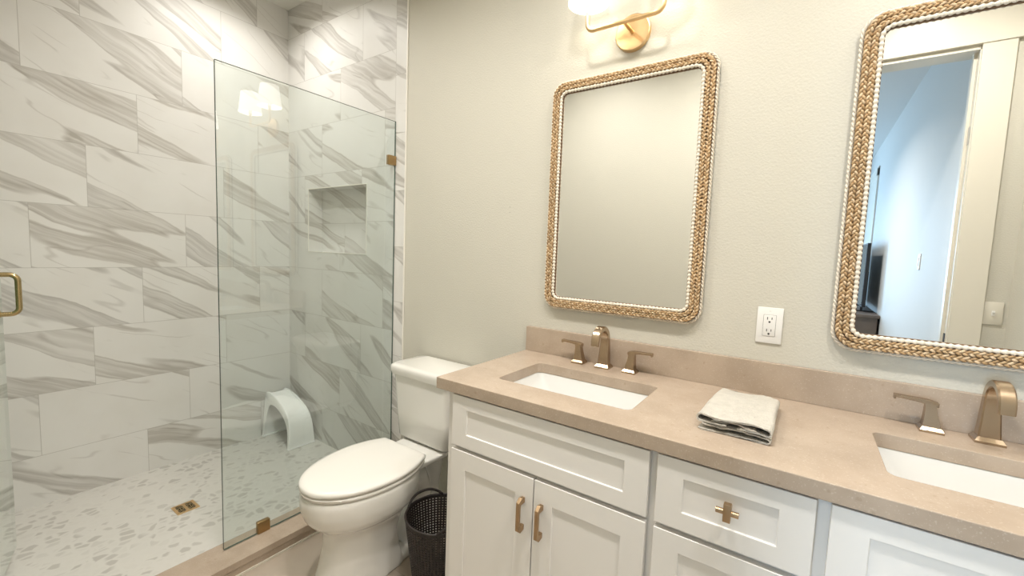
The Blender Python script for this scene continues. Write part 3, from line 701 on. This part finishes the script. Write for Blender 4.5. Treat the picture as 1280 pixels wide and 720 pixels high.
def strands(name, inset, y, spec, parent, mat, n, per, seg=6):
    """spec: list of (phase); cross offsets from functions"""
    verts, faces, midx = [], [], []; mats = mat if isinstance(mat, list) else [mat]
    pts, T = path_rr(HW - inset, HH - inset, 0.055 - inset * 0.6, n); m = max(1, round(T / per))
    for si, (fx, fy, fr) in enumerate(spec):
        cs = []
        for x, z, nx, nz, s in pts:
            ph = 2 * pi * m * s / T; o = fx(ph)
            cs.append((Vector((x + nx * o, y + fy(ph), z + nz * o)), fr(ph), Vector((nx, 0, nz))))
        base = len(verts)
        for i, (c, r, nrm) in enumerate(cs):
            tg = (cs[(i + 1) % n][0] - cs[i - 1][0]).normalized(); a = (nrm - tg * nrm.dot(tg)).normalized(); b = tg.cross(a)
            for k in range(seg):
                q = 2 * pi * k / seg; verts.append(c + (a * cos(q) + b * sin(q)) * r)
        for i in range(n):
            j = (i + 1) % n
            for k in range(seg):
                l = (k + 1) % seg; faces.append((base + i * seg + k, base + i * seg + l, base + j * seg + l, base + j * seg + k)); midx.append(si % len(mats))
    return mesh(name, verts, faces, None, parent, None, True, mats, midx)
def braid_spec(w, d, r):
    out = []
    for k in range(3):
        p = 2 * pi * k / 3
        out.append((lambda ph, p=p: w * sin(ph + p), lambda ph, p=p: d * sin(2 * (ph + p)), lambda ph: r))
    return out
mr = thing('mirror', 'seagrass-framed mirror over the left basin, reflecting a plain wall', 'mirror', (1.297, 0.0, 1.573), 0, 'rope framed mirrors')
bm = bmesh.new()
def ringbox(bm, a0, b0, r0, a1, b1, r1, y0, y1):
    o = [(p[0], p[1]) for p in rrect(-a0, a0, -b0, b0, r0, 8)]; i = [(p[0], p[1]) for p in rrect(-a1, a1, -b1, b1, r1, 8)]
    n = len(o); L = [[bm.verts.new((p[0], y, p[1])) for p in q] for q, y in ((o, y0), (o, y1), (i, y1), (i, y0))]
    for k in range(4):
        A, B = L[k], L[(k + 1) % 4]
        for q in range(n): bm.faces.new([A[q], A[(q + 1) % n], B[(q + 1) % n], B[q]])
ringbox(bm, HW - 0.009, HH - 0.009, 0.048, HW - 0.0525, HH - 0.0525, 0.018, -0.002, -0.0215)
auto(bobj('backing_frame', bm, MAT['backing'], mr), 50)
bm = bmesh.new(); pts = rrect(-HW + 0.0515, HW - 0.0515, -HH + 0.0515, HH - 0.0515, 0.018, 8)
loft(bm, [[(p[0], y, p[1]) for p in pts] for y in (-0.003, -0.0185)]); bobj('mirror_glass', bm, MAT['mirror'], mr)
tw = [(lambda ph, p=p: 0.0024 * cos(ph + p), lambda ph, p=p: 0.0024 * sin(ph + p), lambda ph: 0.0031) for p in (0.0, pi)]
strands('edge_cord', 0.0042, -0.015, tw, mr, MAT['cord'], 1500, 0.026)
strands('outer_braid', 0.0165, -0.027, braid_spec(0.0052, 0.0040, 0.0034), mr, [MAT['braid'], MAT['braid_light'], MAT['braid_dark']], 1300, 0.038)
strands('inner_braid', 0.0320, -0.028, braid_spec(0.0050, 0.0040, 0.0033), mr, [MAT['braid'], MAT['braid_light'], MAT['braid_dark']], 1300, 0.036)
bead = [(lambda ph: 0.0, lambda ph: 0.0, lambda ph: 0.0066 * max(0.42, abs(sin(ph / 2))) ** 0.5)]
strands('bead_cord', 0.0455, -0.027, bead, mr, MAT['cord'], 1680, 0.0135, 10)
m2 = dup(mr, (2.284, 0.0, 1.5650), 'seagrass-framed mirror at the right edge, reflecting the open doorway and bedroom')

m2.scale = (1.018, 1.0, 1.025)

# ================================================================== SCONCES
sn = thing('wall_sconce', 'brass two-arm wall lamp with white shades above the left mirror, cut off at the top', 'wall lamp', (1.305, 0.0, 2.155), 0, 'brass sconces')
bm = bmesh.new(); disc_lathe(bm, [(0.064, -0.0005), (0.064, -0.016), (0.061, -0.018), (0.002, -0.0185)], (0, 0, 0), 'y', 56); auto(bobj('wall_plate', bm, MAT['brass'], sn), 30)
bm = bmesh.new(); cyl(bm, (0, -0.016, 0), (-0.002, -0.100, 0.001), 0.0062, 16); auto(bobj('stem', bm, MAT['brass'], sn), 50)
AY = -0.100; AX = 0.137; AR = 0.026; ZB = 0.0; ZT = 0.098
pts = [(-AX - 0.003, AY, ZT)]
for k in range(9): a = pi / 2 * k / 8; pts.append((-AX - 0.003 + AR - AR * cos(a), AY, ZB + AR - AR * sin(a)))
for k in range(9): a = pi / 2 * k / 8; pts.append((AX - 0.003 - AR + AR * sin(a), AY, ZB + AR - AR * cos(a)))
pts.append((AX - 0.003, AY, ZT))
bm = bmesh.new(); tube(bm, pts, 0.0076, 14); auto(bobj('arm', bm, MAT['brass'], sn), 60)
for s in (-1, 1):
    x = s * AX - 0.003
    bm = bmesh.new(); disc_lathe(bm, [(0.009, ZT - 0.012), (0.0115, ZT - 0.006), (0.0115, ZT + 0.03), (0.009, ZT + 0.032)], (x, AY, 0), 'z', 20); hold = auto(bobj('bulb_socket', bm, MAT['plastic'], sn), 40)
    bm = bmesh.new(); disc_lathe(bm, [(0.006, ZT + 0.032), (0.022, ZT + 0.05), (0.027, ZT + 0.07), (0.020, ZT + 0.09), (0.005, ZT + 0.098)], (x, AY, 0), 'z', 20); bobj('bulb', bm, MAT['bulb'], hold, True)
    bm = bmesh.new(); disc_lathe(bm, [(0.0725, ZT), (0.0735, ZT), (0.057, ZT + 0.138), (0.056, ZT + 0.138), (0.0725, ZT)], (x, AY, 0), 'z', 48, False, False)
    auto(bobj('shade', bm, MAT['shade'], sn), 50)
sn2 = dup(sn, (2.2945, 0.0, 2.155), 'brass two-arm wall lamp above the right mirror, beyond the top of the frame')
# recessed ceiling lights
cl = thing('recessed_light', 'round recessed ceiling light set flush in the ceiling, out of frame', 'ceiling light', (CANS[0][0], CANS[0][1], H), 0, 'recessed lights')
bm = bmesh.new(); disc_lathe(bm, [(0.082, -0.0005), (0.102, -0.0005), (0.102, -0.004), (0.087, -0.010), (0.082, -0.009)], (0, 0, 0), 'z', 40, False, False); auto(bobj('trim_ring', bm, MAT['plastic'], cl))
bm = bmesh.new(); disc_lathe(bm, [(0.082, -0.0005), (0.082, -0.004)], (0, 0, 0), 'z', 40); bobj('lens', bm, MAT['can'], cl)
for x, y in CANS[1:]: dup(cl, (x, y, H))

# ================================================================== SMALL THINGS
# wall outlet
ou = thing('wall_outlet', 'white two-socket electrical outlet on the wall between the two mirrors', 'outlet', (1.8095, 0.0, 1.140))
bm = bmesh.new(); box(bm, -0.0355, 0.0355, -0.006, -0.0005, -0.0572, 0.0572, 0.002); auto(bobj('cover_plate', bm, MAT['plastic'], ou))
bm = bmesh.new(); box(bm, -0.0168, 0.0168, -0.0085, -0.0058, -0.0335, 0.0335, 0.0012); rc = auto(bobj('receptacle', bm, MAT['plastic'], ou))
bm = bmesh.new(); ringbox(bm, 0.0175, 0.0342, 0.001, 0.0168, 0.0335, 0.001, -0.0056, -0.0061); bobj('insert_gap', bm, MAT['slot'], rc)
for zc in (0.019, -0.019):
    bm = bmesh.new(); box(bm, -0.0072, -0.0050, -0.0090, -0.0080, zc - 0.0005, zc + 0.0080); box(bm, 0.0050, 0.0072, -0.0090, -0.0080, zc + 0.0005, zc + 0.0075)
    disc_lathe(bm, [(0.0030, -0.0090), (0.0030, -0.0080)], (0, 0, zc - 0.0075), 'y', 14); bobj('slots', bm, MAT['slot'], rc)
for z in (0.047, -0.047):
    bm = bmesh.new(); disc_lathe(bm, [(0.0028, -0.0058), (0.0028, -0.0066), (0.0018, -0.0068)], (0, 0, z), 'y', 14); bobj('plate_screw', bm, MAT['plastic'], ou)
# folded washcloth
tw_ = thing('folded_towel', 'small folded beige washcloth on the worktop between the two basins', 'towel', (1.785, -0.30, CZ), R(-1.0))
def towel():
    N = 60; jit = random.Random(5)
    def layer(path, th, y0, y1, wob=0.0012, ph=0.0, band=False):
        """a cloth strip following a path in x-z, swept along y"""
        bm = bmesh.new(); P = [Vector((a, 0, b)) for a, b in path]; n = len(P); top, bot = [], []
        for i in range(n):
            tg = (P[min(i + 1, n - 1)] - P[max(i - 1, 0)]).normalized(); nr = Vector((-tg.z, 0, tg.x)); e = 0.55 if i in (0, n - 1) else 1.0
            top.append(P[i] + nr * th / 2 * e); bot.append(P[i] - nr * th / 2 * e)
        prof = top + bot[::-1]; rings = []
        for k in range(N + 1):
            f = k / N; e = min(f, 1 - f); y = y0 + (y1 - y0) * f; ring = []
            for p in prof:
                w = wob * (sin(p.x * 60 + ph + f * 6) + 0.7 * sin(p.x * 31 + f * 13 + ph)) * min(1.0, p.z / 0.02)
                z = p.z + w
                if f > 0.7: z -= (f - 0.7) * 0.03 * p.z / 0.04
                if band and p.z > 0.034 and 0.06 < f < 0.24: z += 0.0007 * cos((f - 0.06) / 0.18 * 2 * pi * 4)
                ring.append((p.x * (1 - 0.05 * f) + 0.0012 * sin(f * 9 + ph), y + 0.0035 * sin(p.x * 45 + ph) + 0.002 * sin(p.x * 110 + p.z * 90), max(0.0004, z + jit.gauss(0, 0.00045))))
            rings.append(ring)
        loft(bm, rings); return bm
    def arc(cx, cz, r, a0, a1, n=8): return [(cx + r * cos(R(a0 + (a1 - a0) * k / n)), cz + r * sin(R(a0 + (a1 - a0) * k / n))) for k in range(n + 1)]
    def line(a, b, n=12): return [(a[0] + (b[0] - a[0]) * k / n, a[1] + (b[1] - a[1]) * k / n) for k in range(n)]
    # lower half: a flat fold lying on the worktop, open to the left
    low = line((-0.084, 0.0030), (0.066, 0.0030), 18) + arc(0.066, 0.0090, 0.0060, -90, 90, 8) + line((0.064, 0.0150), (-0.082, 0.0165), 18)
    auto(bobj('lower_fold', layer(low, 0.0040, -0.150, 0.146, 0.0007, 1.0), MAT['towel'], tw_), 60)
    # upper half: folded over on top, closed round the right and the left edge
    up = line((-0.02, 0.0250), (-0.079, 0.0215), 6) + arc(-0.079, 0.0295, 0.0080, 270, 100, 10) + line((-0.078, 0.0385), (0.064, 0.0365), 22) + arc(0.066, 0.0285, 0.0085, 85, -85, 10) + line((0.062, 0.0205), (-0.005, 0.0210), 8)
    auto(bobj('upper_fold', layer(up, 0.0042, -0.152, 0.150, 0.0012, 0.0, True), MAT['towel'], tw_), 60)
    mid = line((-0.055, 0.0275), (0.005, 0.0285), 8) + line((0.005, 0.0285), (0.048, 0.0255), 8)
    auto(bobj('inner_fold', layer(mid, 0.0034, -0.147, 0.140, 0.0008, 2.0), MAT['towel_in'], tw_), 60)
towel()
# light switch beside the doorway (seen in the right mirror)
ls = thing('light_switch', 'single light switch plate beside the door casing, seen in the right mirror', 'switch', (2.683, YB, 1.127))
bm = bmesh.new(); box(bm, -0.0345, 0.0345, 0.0005, 0.006, -0.0575, 0.0575, 0.002); auto(bobj('cover_plate', bm, MAT['trim'], ls))
bm = bmesh.new(); box(bm, -0.006, 0.006, 0.005, 0.008, -0.013, 0.013); frustum(bm, -0.004, 0.006, (-0.004, 0.004, 0.006, 0.012), (-0.004, 0.004, 0.006, 0.018)); bobj('toggle', bm, MAT['plastic'], ls)
# bedroom furniture, seen in the right mirror
ds = thing('dresser', 'dark grey dresser under the television, seen at the lower left of the right mirror', 'dresser', (2.30, -5.0, 0.0))
bm = bmesh.new(); box(bm, -0.24, 0.24, -0.75, 0.75, 0.06, 0.80, 0.004); bobj('dresser_body', bm, MAT['dresser'], ds)
bm = bmesh.new(); box(bm, -0.255, 0.255, -0.765, 0.765, 0.80, 0.83, 0.003); bobj('dresser_top', bm, MAT['dresser'], ds)
for x in (-0.21, 0.21):
    for y in (-0.71, 0.71):
        bm = bmesh.new(); box(bm, x - 0.025, x + 0.025, y - 0.025, y + 0.025, 0.0, 0.06); bobj('leg', bm, MAT['dresser'], ds)
for y in (-0.37, 0.37):
    for z in (0.1, 0.34, 0.57):
        bm = bmesh.new(); box(bm, -0.256, -0.24, y - 0.35, y + 0.35, z, z + 0.21, 0.003); bobj('drawer', bm, MAT['dresser'], ds)
tv = thing('television', 'black flat television seen edge-on in the right mirror, standing on the grey dresser', 'television', (2.43, -5.08, 0.83))
bm = bmesh.new(); box(bm, -0.016, 0.016, -0.62, 0.62, 0.06, 0.76, 0.004); box(bm, 0.0, 0.045, -0.35, 0.35, 0.12, 0.45, 0.01); bobj('case', bm, MAT['black'], tv)
bm = bmesh.new(); box(bm, -0.0175, -0.0155, -0.605, 0.605, 0.075, 0.745); bobj('screen', bm, MAT['screen'], tv)
for y in (-0.45, 0.45):
    bm = bmesh.new(); box(bm, -0.11, 0.11, y - 0.012, y + 0.012, 0.0, 0.014, 0.003); box(bm, -0.012, 0.012, y - 0.012, y + 0.012, 0.01, 0.075); bobj('foot', bm, MAT['black'], tv)
th = thing('wall_switch', 'slim white switch plate on the bedroom wall, seen in the middle of the right mirror', 'switch', (2.56, -2.68, 1.385))
bm = bmesh.new(); box(bm, -0.006, -0.0005, -0.036, 0.036, -0.058, 0.058, 0.002); auto(bobj('cover_plate', bm, MAT['plastic'], th))
bm = bmesh.new(); box(bm, -0.010, -0.005, -0.016, 0.016, -0.033, 0.033, 0.001); bobj('rocker', bm, MAT['plastic'], th)
